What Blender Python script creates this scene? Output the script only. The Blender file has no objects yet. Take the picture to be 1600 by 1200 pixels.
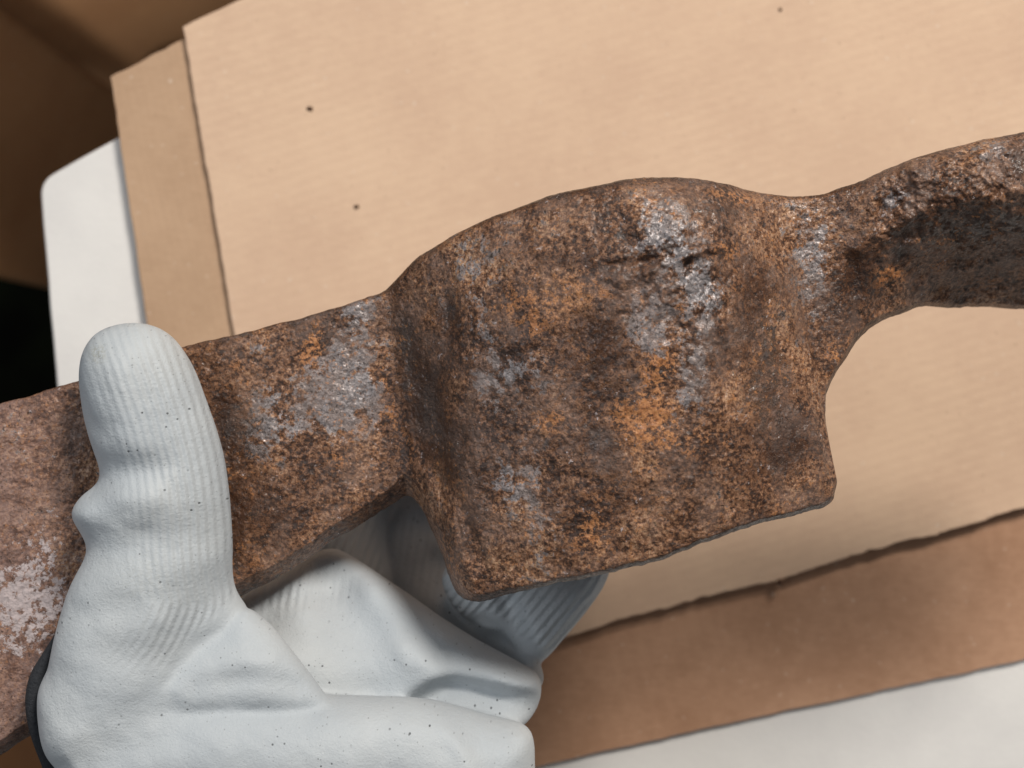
import bpy, math
import numpy as np
from mathutils import Vector

# ---------------------------------------------------------------- units
# everything is measured in "u" (1 u = 0.1125 mm); the tool's blade lies at z = 0 u,
# the table top 800 u below it, the floor well below that.
U = 0.0001125
CH = 2133.0            # camera height over the blade
ZT = -800.0            # table top
ZF = -7000.0           # floor
BASE = -ZF * U         # world height of the blade plane
sc = bpy.context.scene
COL = sc.collection

# ---------------------------------------------------------------- camera, light, exposure
cam_d = bpy.data.cameras.new('camera'); cam = bpy.data.objects.new('camera', cam_d); COL.objects.link(cam)
cam.location = (0, 0, BASE + CH * U)
cam_d.sensor_width = 36; cam_d.lens = 36 * CH / 1600
cam_d.clip_start = 0.01; cam_d.clip_end = 50
cam_d.dof.use_dof = True; cam_d.dof.focus_distance = (CH - 95) * U; cam_d.dof.aperture_fstop = 17
sc.camera = cam
w = bpy.data.worlds.new('World'); sc.world = w; w.use_nodes = True
w.node_tree.nodes['Background'].inputs[0].default_value = (0.93, 0.96, 1.0, 1)
w.node_tree.nodes['Background'].inputs[1].default_value = 0.125
def area(name, loc, target, size, power, color):
    d = bpy.data.lights.new(name, 'AREA'); d.shape = 'DISK'; d.size = size; d.energy = power; d.color = color
    o = bpy.data.objects.new(name, d); COL.objects.link(o); o.location = loc
    o.rotation_euler = (Vector(target) - Vector(loc)).to_track_quat('-Z', 'Y').to_euler()
    return o
TC = (0, 0, BASE)
area('key_lamp', (0.60, 1.02, BASE + 1.02), TC, 0.42, 27, (1.0, 0.945, 0.87))
area('fill_light', (-1.1, 0.35, BASE + 1.3), TC, 0.9, 8, (0.90, 0.95, 1.0))  # added soft cool fill from the upper left, no visible source
sc.view_settings.view_transform = 'Standard'; sc.view_settings.look = 'None'
sc.view_settings.exposure = 0.0; sc.view_settings.gamma = 1.0
sc.render.engine = 'CYCLES'
sc.cycles.max_bounces = 6
sc.cycles.use_denoising = True

# ---------------------------------------------------------------- numpy helpers
def W(p, z):
    """a point of the photo's plan, taken at height z (u)"""
    p = np.asarray(p, float); k = (CH - z) / CH
    return np.stack([(p[..., 0] - 800) * k, (600 - p[..., 1]) * k], -1)
def vnoise(x, y, seed=0):
    xi = np.floor(x).astype(np.int64); yi = np.floor(y).astype(np.int64)
    fx = x - xi; fy = y - yi
    fx = fx * fx * fx * (fx * (fx * 6 - 15) + 10); fy = fy * fy * fy * (fy * (fy * 6 - 15) + 10)
    def h(a, b):
        n = (a * 374761393 + b * 668265263 + seed * 974711) & 0xffffffff
        n = ((n ^ (n >> 13)) * 1274126177) & 0xffffffff
        n = (n ^ (n >> 16)) & 0xffffff
        return n / float(0xffffff) * 2 - 1
    a = h(xi, yi) * (1 - fx) + h(xi + 1, yi) * fx
    b = h(xi, yi + 1) * (1 - fx) + h(xi + 1, yi + 1) * fx
    return a * (1 - fy) + b * fy
def fbm(x, y, s, octv=4, seed=0, g=0.55):
    r = 0; a = 1
    for i in range(octv):
        r = r + a * vnoise(x / s + 17.3 * i, y / s - 9.1 * i, seed + i); s = s / 2.03; a *= g
    return r
def catmull(P, closed=True, n=10):
    P = np.asarray(P, float); N = len(P); out = []
    rng = N if closed else N - 1
    for i in range(rng):
        if closed: p0, p1, p2, p3 = P[i - 1], P[i], P[(i + 1) % N], P[(i + 2) % N]
        else: p0, p1, p2, p3 = P[max(i - 1, 0)], P[i], P[i + 1], P[min(i + 2, N - 1)]
        for t in np.linspace(0, 1, n, endpoint=False):
            out.append(0.5 * (2 * p1 + (p2 - p0) * t + (2 * p0 - 5 * p1 + 4 * p2 - p3) * t * t + (3 * p1 - p0 - 3 * p2 + p3) * t ** 3))
    if not closed: out.append(P[-1])
    return np.array(out)
def seg_dist(X, Y, P, closed=False):
    """distance to a polyline"""
    d = np.full(X.shape, 1e9); N = len(P)
    for i in range(N if closed else N - 1):
        a = P[i]; b = P[(i + 1) % N]; e = b - a; L = max(e @ e, 1e-9)
        t = np.clip(((X - a[0]) * e[0] + (Y - a[1]) * e[1]) / L, 0, 1)
        d = np.minimum(d, (X - a[0] - t * e[0]) ** 2 + (Y - a[1] - t * e[1]) ** 2)
    return np.sqrt(d)
def sd_poly(X, Y, P):
    d = seg_dist(X, Y, P, True); ins = np.zeros(X.shape, bool); N = len(P)
    for i in range(N):
        x1, y1 = P[i]; x2, y2 = P[(i + 1) % N]
        if y1 == y2: continue
        c = ((y1 > Y) != (y2 > Y)) & (X < (x2 - x1) * (Y - y1) / (y2 - y1) + x1)
        ins ^= c
    return np.where(ins, -d, d)
def sstep(a, b, x):
    t = np.clip((x - a) / (b - a), 0, 1); return t * t * (3 - 2 * t)

# ---------------------------------------------------------------- scene helpers
def mesh_obj(name, V, F, mat, parent=None, smooth=True, loc=(0, 0, 0)):
    me = bpy.data.meshes.new(name)
    V = np.asarray(V, np.float32); F = np.asarray(F, np.int32)
    me.vertices.add(len(V)); me.vertices.foreach_set('co', V.ravel())
    k = F.shape[1]
    me.loops.add(F.size); me.loops.foreach_set('vertex_index', F.ravel())
    me.polygons.add(len(F)); me.polygons.foreach_set('loop_start', np.arange(0, F.size, k, dtype=np.int32))
    me.update(calc_edges=True)
    me.validate()
    if smooth: me.polygons.foreach_set('use_smooth', np.ones(len(me.polygons), bool))
    me.materials.append(mat)
    o = bpy.data.objects.new(name, me); COL.objects.link(o); o.location = loc
    if parent: o.parent = parent
    return o
def tag(o, label=None, cat=None, kind=None, group=None):
    for k, v in (('label', label), ('category', cat), ('kind', kind), ('group', group)):
        if v: o[k] = v
    return o
def empty(name, loc, label, cat):
    o = bpy.data.objects.new(name, None); COL.objects.link(o); o.location = loc; o.empty_display_size = .02
    return tag(o, label, cat)
def set_attr(o, name, data):
    a = o.data.attributes.new(name, 'FLOAT', 'POINT'); a.data.foreach_set('value', np.asarray(data, np.float32))
def set_col(o, name, data):
    a = o.data.attributes.new(name, 'FLOAT_COLOR', 'POINT'); a.data.foreach_set('color', np.asarray(data, np.float32).ravel())

class NT:
    """small node-graph writer"""
    def __init__(s, name):
        s.m = bpy.data.materials.new(name); s.m.use_nodes = True; s.t = s.m.node_tree
        s.b = s.t.nodes['Principled BSDF']; s.x = 0
    def n(s, typ, props=None, **ins):
        nd = s.t.nodes.new(typ)
        for k, v in (props or {}).items(): setattr(nd, k, v)
        for k, v in ins.items():
            key = int(k[1:]) if k[0] == '_' and k[1:].isdigit() else k.replace('_', ' ')
            s.put(nd.inputs[key], v)
        return nd
    def put(s, sock, v):
        if isinstance(v, bpy.types.NodeSocket): s.t.links.new(v, sock)
        elif isinstance(v, bpy.types.Node): s.t.links.new(v.outputs[0], sock)
        else: sock.default_value = v
    def math(s, op, a, b=0.0, clamp=False): return s.n('ShaderNodeMath', {'operation': op, 'use_clamp': clamp}, _0=a, _1=b).outputs[0]
    def mix(s, f, a, b, blend='MIX'):
        nd = s.n('ShaderNodeMix', {'data_type': 'RGBA', 'blend_type': blend}); s.put(nd.inputs[0], f); s.put(nd.inputs[6], a); s.put(nd.inputs[7], b); return nd.outputs[2]
    def noise(s, vec, scale, detail=4, rough=.55, dist=0.0): return s.n('ShaderNodeTexNoise', None, Vector=vec, Scale=scale, Detail=detail, Roughness=rough, Distortion=dist).outputs[0]
    def range(s, v, a, b, c=0.0, d=1.0, sm=True): return s.n('ShaderNodeMapRange', {'interpolation_type': 'SMOOTHSTEP' if sm else 'LINEAR'}, _0=v, _1=a, _2=b, _3=c, _4=d).outputs[0]
    def attr(s, name): return s.n('ShaderNodeAttribute', {'attribute_name': name})
    def coord(s, scale=(1, 1, 1), rot=(0, 0, 0)):
        tc = s.n('ShaderNodeTexCoord').outputs['Object']
        return s.n('ShaderNodeMapping', None, Vector=tc, Scale=scale, Rotation=rot).outputs[0]
def rgb(r, g, b): return (r, g, b, 1)
def srgb(r, g, b, f=1.0):
    c = [((v / 255 + .055) / 1.055) ** 2.4 if v > 10 else v / 255 / 12.92 for v in (r, g, b)]
    return (c[0] * f, c[1] * f, c[2] * f, 1)

# ---------------------------------------------------------------- materials
def rust_material():
    m = NT('rusted_iron'); K = 1 / U / 1000     # K: coordinates in thousands of u
    v = m.coord((K, K, K))
    wob = m.n('ShaderNodeTexNoise', None, Vector=v, Scale=18.0, Detail=3.0).outputs['Color']
    wv = m.n('ShaderNodeVectorMath', {'operation': 'MULTIPLY_ADD'}, _0=wob, _1=(.018, .018, .018), _2=v).outputs[0]
    pa = m.attr('paint'); sp = m.n('ShaderNodeSeparateColor', None, Color=pa.outputs['Color'])
    pr, pg, pb = sp.outputs[0], sp.outputs[1], sp.outputs[2]; pw = m.attr('white').outputs['Fac']
    n_big = m.noise(wv, 9, 5, .6); n_mid = m.noise(wv, 48, 6, .72); n_fin = m.noise(v, 150, 5, .75)
    n_spk = m.noise(v, 380, 3, .7); n_b2 = m.noise(m.coord((K, K * .8, K), (0, 0, .5)), 15, 6, .65)
    # brown rust ground, from dark to tan
    t = m.math('ADD', m.math('MULTIPLY', n_mid, .30), m.math('ADD', m.math('MULTIPLY', n_fin, .74), m.math('MULTIPLY', n_big, .36)))
    cr = m.n('ShaderNodeValToRGB', None, Fac=m.range(t, .60, .80, sm=False))
    e = cr.color_ramp.elements; e[0].position = 0.0; e[0].color = rgb(.030, .016, .012); e[1].position = 1.0; e[1].color = rgb(.50, .30, .18)
    for p, c in ((.22, (.048, .020, .010)), (.42, (.115, .050, .025)), (.62, (.205, .098, .052)), (.84, (.32, .172, .098))):
        x = e.new(p); x.color = rgb(*c)
    col = cr.outputs[0]
    # paler greyish-brown skin in places
    col = m.mix(m.math('MULTIPLY', m.range(n_b2, .46, .62), .38), col, rgb(.22, .145, .115))
    # duller pink-brown skin on the far blade
    fad = m.attr('fade').outputs['Fac']
    col = m.mix(m.math('MULTIPLY', fad, .55), col, m.mix(m.range(n_mid, .38, .62), rgb(.19, .105, .082), rgb(.36, .23, .195)))
    # orange bloom
    mo = m.math('ADD', pr, m.math('MULTIPLY', m.math('SUBTRACT', m.math('ADD', m.math('MULTIPLY', n_mid, .6), m.math('MULTIPLY', n_fin, .4)), .5), 5.0))
    fo = m.range(mo, .38, .66)
    oc = m.mix(m.range(n_fin, .35, .65), rgb(.27, .095, .032), rgb(.58, .255, .095))
    col = m.mix(m.math('MULTIPLY', fo, .85), col, oc)
    # bare blue-grey scale
    mg = m.math('ADD', pg, m.math('MULTIPLY', m.math('SUBTRACT', m.math('ADD', m.math('MULTIPLY', n_mid, .65), m.math('MULTIPLY', n_big, .35)), .5), 5.0))
    fg = m.range(mg, .45, .68)
    gc = m.mix(m.range(n_fin, .34, .66), rgb(.14, .128, .132), rgb(.40, .385, .40))
    gc = m.mix(m.math('MULTIPLY', m.range(n_b2, .42, .58), .6), gc, rgb(.20, .15, .13))
    col = m.mix(m.math('MULTIPLY', fg, .82), col, gc)
    # dark forge scale, with painted shade of flanks, arm and rims
    md = m.math('ADD', pb, m.math('MULTIPLY', m.math('SUBTRACT', m.math('ADD', m.math('MULTIPLY', n_mid, .5), m.math('MULTIPLY', n_fin, .5)), .5), 9.0))
    fd = m.range(md, .40, .95)
    dc = m.mix(m.range(n_b2, .4, .6), rgb(.042, .017, .009), rgb(.036, .027, .025))
    col = m.mix(m.math('MULTIPLY', fd, .88), col, dc)
    # tiny bright rust specks over the dark parts, tiny dark pits over everything
    sk = m.range(n_spk, .60, .68); col = m.mix(m.math('MULTIPLY', sk, .45), col, rgb(.42, .24, .14))
    pk = m.range(m.noise(v, 210, 3, .6), .40, .32); col = m.mix(m.math('MULTIPLY', pk, .70), col, rgb(.022, .014, .011))
    os_ = m.math('MULTIPLY', m.range(m.noise(wv, 120, 4, .7), .565, .65), m.range(n_big, .40, .60)); col = m.mix(m.math('MULTIPLY', os_, .65), col, rgb(.50, .215, .08))
    # whitish paint remains
    mw = m.math('ADD', pw, m.math('MULTIPLY', m.math('SUBTRACT', m.noise(m.coord((K, K, K), (0, 0, -.6)), 60, 7, .78), .5), 6.0))
    fw = m.range(mw, .80, .95); col = m.mix(m.math('MULTIPLY', fw, .8), col, rgb(.52, .45, .45))
    m.put(m.b.inputs['Base Color'], col)
    r = m.math('SUBTRACT', m.range(n_fin, .3, .7, .60, .40), m.math('MULTIPLY', fg, .02))
    r = m.math('SUBTRACT', r, m.math('MULTIPLY', m.math('MULTIPLY', fd, m.math('SUBTRACT', 1.0, fo)), .20))
    m.put(m.b.inputs['Roughness'], r)
    m.put(m.b.inputs['Metallic'], m.math('MULTIPLY', fg, .25))
    m.put(m.b.inputs['Specular IOR Level'], m.range(fg, 0, 1, .42, .48))
    b1 = m.noise(wv, 36, 2.5, .55); b2 = m.noise(v, 95, 2, .55); b3 = m.noise(v, 230, 1, .5)
    hc = m.math('ADD', m.math('MULTIPLY', b1, 1.5), m.math('MULTIPLY', b2, .7))
    h = m.math('ADD', m.math('MULTIPLY', b1, 1.6), m.math('ADD', m.math('MULTIPLY', b2, 1.25), m.math('MULTIPLY', b3, .35)))
    h = m.math('SUBTRACT', h, m.math('MULTIPLY', pk, .5)); h = m.math('ADD', h, m.math('MULTIPLY', fw, .12))
    h = m.math('ADD', h, m.math('MULTIPLY', fo, .18))
    bp = m.n('ShaderNodeBump', None, Strength=.55, Distance=.00055, Height=h)
    m.put(m.b.inputs['Coat Weight'], m.range(m.math('SUBTRACT', m.math('ADD', fg, m.math('MULTIPLY', fd, .25)), m.math('MULTIPLY', fo, .6)), 0, 1, .08, .22)); m.put(m.b.inputs['Coat Roughness'], .50); m.put(m.b.inputs['Coat IOR'], 1.5)
    m.put(m.b.inputs['Coat Normal'], m.n('ShaderNodeBump', None, Strength=.45, Distance=.0005, Height=hc).outputs[0])
    m.put(m.b.inputs['Normal'], bp.outputs[0])
    return m.m
def glove_material():
    m = NT('glove_coating'); K = 1 / U / 1000; v = m.coord((K, K, K))
    n1 = m.noise(v, 4, 4, .5); n2 = m.noise(v, 300, 4, .6); n3 = m.noise(v, 60, 4, .6)
    col = m.mix(m.range(n1, .35, .65), rgb(.43, .465, .495), rgb(.50, .528, .545))
    dirt = m.attr('dirt').outputs['Fac']
    col = m.mix(m.math('MULTIPLY', m.math('MULTIPLY', dirt, m.range(n2, .4, .6)), .6), col, rgb(.36, .37, .35))
    # sparse dark flecks
    vf = m.coord((K, K, K * .12)); vo = m.n('ShaderNodeTexVoronoi', None, Vector=vf, Scale=62.0)
    rnd = m.n('ShaderNodeSeparateColor', None, Color=vo.outputs['Color'])
    spot = m.math('MULTIPLY', m.range(vo.outputs['Distance'], .13, .07), m.math('GREATER_THAN', rnd.outputs[0], .35))
    spot = m.math('MULTIPLY', spot, m.range(m.noise(v, 9, 3), .36, .56))
    vo2 = m.n('ShaderNodeTexVoronoi', None, Vector=vf, Scale=150.0)
    r2 = m.n('ShaderNodeSeparateColor', None, Color=vo2.outputs['Color'])
    sp2 = m.math('MULTIPLY', m.range(vo2.outputs['Distance'], .20, .12), m.math('GREATER_THAN', r2.outputs[0], .72))
    col = m.mix(m.math('MULTIPLY', spot, .85), col, rgb(.07, .075, .08)); col = m.mix(m.math('MULTIPLY', sp2, .55), col, rgb(.22, .23, .24))
    m.put(m.b.inputs['Base Color'], col); m.put(m.b.inputs['Roughness'], m.range(n3, .3, .7, .5, .62))
    m.put(m.b.inputs['Specular IOR Level'], .35)
    ph = m.attr('rib').outputs['Fac']; am = m.attr('ribamp').outputs['Fac']
    rib = m.math('SINE', m.math('MULTIPLY', m.math('ADD', ph, m.math('MULTIPLY', m.noise(v, 14, 2), 5.0)), 2 * math.pi / 13.5))
    h = m.math('MULTIPLY', m.math('MULTIPLY', rib, am), .55)
    cross = m.math('MULTIPLY', m.math('MULTIPLY', m.noise(v, 190, 2), am), .6)
    h = m.math('ADD', h, cross)
    h = m.math('ADD', h, m.math('ADD', m.math('MULTIPLY', n2, .55), m.math('MULTIPLY', n3, .9)))
    h = m.math('SUBTRACT', h, m.math('MULTIPLY', spot, .3))
    bp = m.n('ShaderNodeBump', None, Strength=.55, Distance=.0004, Height=h)
    m.put(m.b.inputs['Normal'], bp.outputs[0])
    return m.m
def cuff_material():
    m = NT('black_knit'); K = 1 / U / 1000; v = m.coord((K, K, K))
    n = m.noise(v, 160, 4, .7)
    m.put(m.b.inputs['Base Color'], m.mix(n, rgb(.008, .009, .012), rgb(.035, .038, .045))); m.put(m.b.inputs['Roughness'], .9)
    m.put(m.b.inputs['Normal'], m.n('ShaderNodeBump', None, Strength=.8, Distance=.0006, Height=n).outputs[0])
    return m.m
def card_material(name, ca, cb, rot, stripe=1.0, mott=.35, period=22.0, blotch=0):
    m = NT(name); K = 1 / U / 1000
    v0 = m.coord((K, K, K)); v = m.coord((K, K, K), (0, 0, rot))
    fib = m.noise(m.coord((K * .25, K * 1.0, K), (0, 0, rot)), 130, 4, .6)
    n1 = m.noise(v0, 3.2, 4, .55); n2 = m.noise(v0, 40, 5, .65); n3 = m.noise(v0, 240, 3, .6)
    t = m.math('ADD', m.math('MULTIPLY', n1, .55), m.math('ADD', m.math('MULTIPLY', n2, .25), m.math('MULTIPLY', fib, .20)))
    col = m.mix(m.range(t, .36, .64), ca, cb)
    sep = m.n('ShaderNodeSeparateXYZ', None, Vector=v)
    ph = m.math('ADD', m.math('MULTIPLY', sep.outputs[1], 2 * math.pi * 1000 / period), m.math('MULTIPLY', m.noise(v0, 5, 2), 2.5))
    s = m.math('SINE', ph)
    wk = m.range(m.noise(v0, 2.6, 3), .35, .65, .35, 1.0)
    st = m.math('MULTIPLY', m.math('MULTIPLY', s, wk), stripe)
    # shading of the fluting, put faintly into the liner colour
    col = m.mix(m.math('MULTIPLY', m.range(st, -.8, 1.0), .05 * stripe), col, rgb(ca[0] * .68, ca[1] * .62, ca[2] * .55))
    sp = m.range(m.noise(v0, 75, 2, .5), .69, .74); col = m.mix(m.math('MULTIPLY', sp, .45), col, rgb(.78, .66, .55))
    dk = m.range(m.noise(v0, 110, 2, .5), .28, .24); col = m.mix(m.math('MULTIPLY', dk, .35), col, rgb(.20, .12, .07))
    m.put(m.b.inputs['Base Color'], col); m.put(m.b.inputs['Roughness'], .82); m.put(m.b.inputs['Specular IOR Level'], .25)
    h = m.math('ADD', m.math('MULTIPLY', st, .11), m.math('ADD', m.math('MULTIPLY', n3, .35), m.math('MULTIPLY', fib, .35)))
    m.put(m.b.inputs['Normal'], m.n('ShaderNodeBump', None, Strength=.35, Distance=.0003, Height=h).outputs[0])
    return m.m
def plain_material(name, a, b, rough, scale=6.0, bump=.2):
    m = NT(name); K = 1 / U / 1000; v = m.coord((K, K, K))
    n = m.noise(v, scale, 6, .6); f = m.noise(v, scale * 25, 3, .6)
    m.put(m.b.inputs['Base Color'], m.mix(m.range(n, .35, .65), a, b)); m.put(m.b.inputs['Roughness'], rough)
    m.put(m.b.inputs['Normal'], m.n('ShaderNodeBump', None, Strength=bump, Distance=.0004, Height=f).outputs[0])
    return m.m
M_rust = rust_material(); M_glove = glove_material(); M_cuff = cuff_material()
M_card = card_material('kraft_board_light', srgb(211, 179, 153), srgb(222, 191, 163), math.radians(-18), 1.0)
M_card2 = card_material('kraft_board_tan', srgb(182, 150, 122), srgb(195, 163, 134), math.radians(-103), .7, period=17)
M_card3 = card_material('kraft_board_shaded', srgb(168, 129, 102), srgb(190, 150, 122), math.radians(-103), .8, period=30)  # brown kraft, darkened to hold the bottom strip's shade
M_box = card_material('kraft_box_wall', srgb(196, 146, 104), srgb(208, 158, 114), 0, .2)
M_card4 = card_material('shaded_kraft', srgb(112, 76, 48), srgb(128, 88, 56), 0, .2)  # kraft darkened so the floor scrap's shade sits in the colour
M_white = plain_material('white_laminate', srgb(222, 219, 216), srgb(232, 229, 225), .45, 3)
M_floor = plain_material('dark_floor', rgb(.0012, .0012, .0012), rgb(.003, .004, .002), 1.0, 1.0)
M_floor.node_tree.nodes['Principled BSDF'].inputs['Specular IOR Level'].default_value = .02
M_leg = plain_material('grey_metal', rgb(.3, .3, .3), rgb(.35, .35, .35), .4, 8)
M_crumb = plain_material('rust_flake', rgb(.09, .045, .025), rgb(.16, .08, .04), .8, 60)

# ---------------------------------------------------------------- setting: floor, table, boards, box
def slab(name, pts, z, th, mat, parent=None, jag=None, origin=None, flip=False):
    """a board from its outline (world u), with thickness and a slightly rough edge"""
    P = np.asarray(pts, float); out = []
    N = len(P)
    for i in range(N):
        a, b = P[i], P[(i + 1) % N]; L = np.hypot(*(b - a)); amp, step = (jag or {}).get(i, (1.0, 60.0))
        n = max(1, int(L / step)); nrm = np.array([-(b - a)[1], (b - a)[0]]) / max(L, 1e-6)
        for j in range(n):
            t = j / n; q = a + (b - a) * t; s = L * t
            if j: q = q + nrm * (amp * float(fbm(np.array(s + 991. * i), np.array(0.), 60, 5, 5, .7)))
            out.append(q)
    out = np.array(out); n = len(out)
    if origin is None: origin = np.array([out[:, 0].mean(), out[:, 1].mean()])
    V = []
    bv = min(4.0, th * .2)
    c = out.mean(0)
    rings = [(z - th, 0.0), (z - bv, 0.0), (z, bv)]
    for zz, ins in rings:
        d = c - out; d = d / np.maximum(np.hypot(d[:, 0], d[:, 1])[:, None], 1); q = out + d * ins
        V.append(np.c_[q, np.full(n, zz)])
    V = np.vstack(V)
    V[:, :2] -= origin; V[:, 2] -= z - th
    V *= U
    me = bpy.data.meshes.new(name)
    F = [list(range(n))[::-1], list(range(2 * n, 3 * n))]
    for k in (0, 1):
        for i in range(n):
            j = (i + 1) % n; F.append([k * n + i, k * n + j, (k + 1) * n + j, (k + 1) * n + i])
    me.from_pydata([tuple(p) for p in V], [], F); me.materials.append(mat)
    o = bpy.data.objects.new(name, me); COL.objects.link(o)
    o.location = (origin[0] * U, origin[1] * U, BASE + (z - th) * U)
    if parent: o.parent = parent; o.location = (origin[0] * U - parent.location.x, origin[1] * U - parent.location.y, BASE + (z - th) * U - parent.location.z)
    return o
def plan(pts, z): return [tuple(q) for q in W(np.array(pts, float), z)]
S = 30000
fl = mesh_obj('floor', np.array([(-S, -S, 0), (S, -S, 0), (S, S, 0), (-S, S, 0)]) * U, [(0, 1, 2, 3)], M_floor, smooth=False); tag(fl, kind='structure')

# white table: rounded corner at the left
tc = plan([(62, 283), (185, 214)], ZT)
P0 = np.array(tc[0]); d1 = np.array(tc[1]) - P0; d1 /= np.hypot(*d1)
P1 = np.array(plan([(87, 592)], ZT)[0]); d2 = P1 - P0; d2 /= np.hypot(*d2)
arc = []
R0 = 34
for t in np.linspace(0, 1, 7):
    a = P0 + d2 * R0 * (1 - t) ** 1; b = P0 + d1 * R0 * t
    arc.append(tuple(((1 - t) ** 2) * (P0 + d2 * R0) + 2 * t * (1 - t) * P0 + t * t * (P0 + d1 * R0)))
far = [tuple(P0 + d1 * 6500), tuple(P0 + d1 * 6500 + d2 * 5200), tuple(P0 + d2 * 5200)]
table_outline = [far[2]] + arc + far[:2]
tb = empty('table', (0, -.12, 0), 'white smooth table top with a rounded corner under the cardboard sheets', 'table')
TH_T = 230
slab('table_top', table_outline, ZT, TH_T, M_white, parent=tb)
for q in (P0 + d1 * 300 + d2 * 300, P0 + d1 * 6200 + d2 * 300, P0 + d1 * 6200 + d2 * 4900, P0 + d1 * 300 + d2 * 4900):
    h = (ZT - TH_T - ZF) ; r = 130
    a = np.linspace(0, 2 * np.pi, 17)[:-1]
    V = np.vstack([np.c_[q[0] + r * np.cos(a), q[1] + r * np.sin(a), np.full(16, zz)] for zz in (0, h)]) * U
    V[:, 1] += .12
    F = [(i, (i + 1) % 16, 16 + (i + 1) % 16, 16 + i) for i in range(16)]
    mesh_obj('leg', V, F, M_leg, tb)

TH = 13
z3 = ZT + 2 + TH; z2 = z3 + 3 + TH; z1 = z2 + 3 + TH
# brown board along the bottom, part of its shade put into the colour
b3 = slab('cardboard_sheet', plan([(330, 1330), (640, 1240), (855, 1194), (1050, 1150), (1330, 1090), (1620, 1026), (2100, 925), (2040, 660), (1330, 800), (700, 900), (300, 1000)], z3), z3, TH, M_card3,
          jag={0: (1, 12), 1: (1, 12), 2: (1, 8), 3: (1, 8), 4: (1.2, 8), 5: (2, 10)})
tag(b3, 'brown cardboard strip with shade in its colour, lying between the pale sheet and the white table edge', 'cardboard')
b2 = slab('cardboard_sheet', plan([(172, 120), (174, 128), (228, 500), (300, 985), (620, 930), (900, 820), (720, -60), (470, -20), (284, 62)], z2), z2, TH, M_card2,
          jag={1: (1, 20), 2: (1, 20), 7: (1, 20), 8: (1.5, 14)})
tag(b2, 'tan cardboard sheet showing as a narrow strip left of the pale sheet', 'cardboard')
b1 = slab('cardboard_sheet', plan([(285, 42), (287, 50), (366, 525), (440, 1040), (700, 1040), (874, 998), (1100, 932), (1222, 908), (1330, 868), (1470, 832), (1600, 794), (2050, 660), (1900, -420), (1000, -230), (372, 0)], z1), z1, TH, M_card,
          jag={1: (1.2, 12), 2: (1.2, 12), 4: (2.5, 7), 5: (2.5, 7), 6: (2.5, 7), 7: (2.5, 7), 8: (2.5, 7), 9: (2.5, 7), 10: (2.5, 10), 14: (1, 20)})
tag(b1, 'large pale kraft cardboard sheet with faint ribs directly beneath the rusty tool', 'cardboard')

# tall cardboard box walls standing on the floor behind the table corner
L = 1750.
cx, cy = -.8046 * L, .5938 * L
A = np.array([.87, .48]); A /= np.hypot(*A); B = np.array([-.45, -.89]); B /= np.hypot(*B)
box = empty('cardboard_box', (cx * U, cy * U, 0), 'tall brown cardboard box in the shade behind the white table corner', 'cardboard box')
def wall(a, b, z0, z1, th=30, name='side_panel'):
    a = np.array(a, float); b = np.array(b, float); e = b - a; e /= np.hypot(*e); n = np.array([-e[1], e[0]]) * th
    nx = 24
    V = []; F = []
    for s, off in ((0, 0), (1, 1)):
        for i in range(nx + 1):
            for zz in (z0, z1):
                q = a + (b - a) * i / nx + n * off; bow = 10 * math.sin(math.pi * i / nx) * (1 if zz > (z0 + z1) / 2 else 0)
                q = q + n / th * bow
                V.append(((q[0] - cx) * U, (q[1] - cy) * U, (zz - ZF) * U))
    m = 2 * (nx + 1)
    for i in range(nx):
        F += [(2 * i, 2 * i + 2, 2 * i + 3, 2 * i + 1), (m + 2 * i, m + 2 * i + 1, m + 2 * i + 3, m + 2 * i + 2), (2 * i + 1, 2 * i + 3, m + 2 * i + 3, m + 2 * i + 1), (2 * i, m + 2 * i, m + 2 * i + 2, 2 * i + 2)]
    F += [(0, 1, m + 1, m), (2 * nx, m + 2 * nx, m + 2 * nx + 1, 2 * nx + 1)]
    return mesh_obj(name, V, F, M_box, box, smooth=False)
C = np.array([cx, cy]); zb = -800
wall(C, C + A * 3600, ZF + 5, zb)
wall(C + B * 760, C - B * 2, ZF + 5, zb)

b4 = slab('cardboard_sheet', plan([(-260, 1120), (60, 1060), (190, 1420), (-200, 1500)], ZF + 40), ZF + 40, 40, M_card4)
tag(b4, 'brown cardboard scrap with shade put into its colour, on the dark floor in the lower left corner', 'cardboard')
# rust flakes on the pale sheet
for k, (px, py, s, lab) in enumerate([(484, 170, 4.6, 'dark rust flake on the pale sheet nearest its upper left corner'),
                                    (557, 323, 4.2, 'dark rust flake on the pale sheet between the blade and the upper flake'),
                                    (1219, 15, 3.2, 'small brown flake near the top edge of the pale sheet'),
                                    (1222, 909, 7.0, 'dark flake caught on the torn lower edge of the pale sheet')]):
    q = W(np.array([px, py]), z1); rs = np.random.RandomState(k)
    V = []; F = []
    n = 9
    for lv, (rr, zz) in enumerate(((1.0, 0), (.9, .55), (.4, .9))):
        for i in range(n):
            a = 2 * math.pi * i / n; r = s * 1.38 * rr * (1 + .35 * rs.uniform(-1, 1)); V.append((r * math.cos(a) * U, r * math.sin(a) * U * .8, zz * s * U))
    for lv in (0, 1):
        for i in range(n): j = (i + 1) % n; F.append((lv * n + i, lv * n + j, (lv + 1) * n + j, (lv + 1) * n + i))
    o = mesh_obj('rust_flake', V, F, M_crumb, loc=(q[0] * U, q[1] * U, BASE + (z1 + .3) * U))
    c = bpy.data.meshes.new('t')
    tag(o, lab, 'debris', group='rust flakes fallen on the cardboard')

# ---------------------------------------------------------------- the rusty tool
def g1(x, c, wd): return np.exp(-((x - c) / wd) ** 2)
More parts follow.
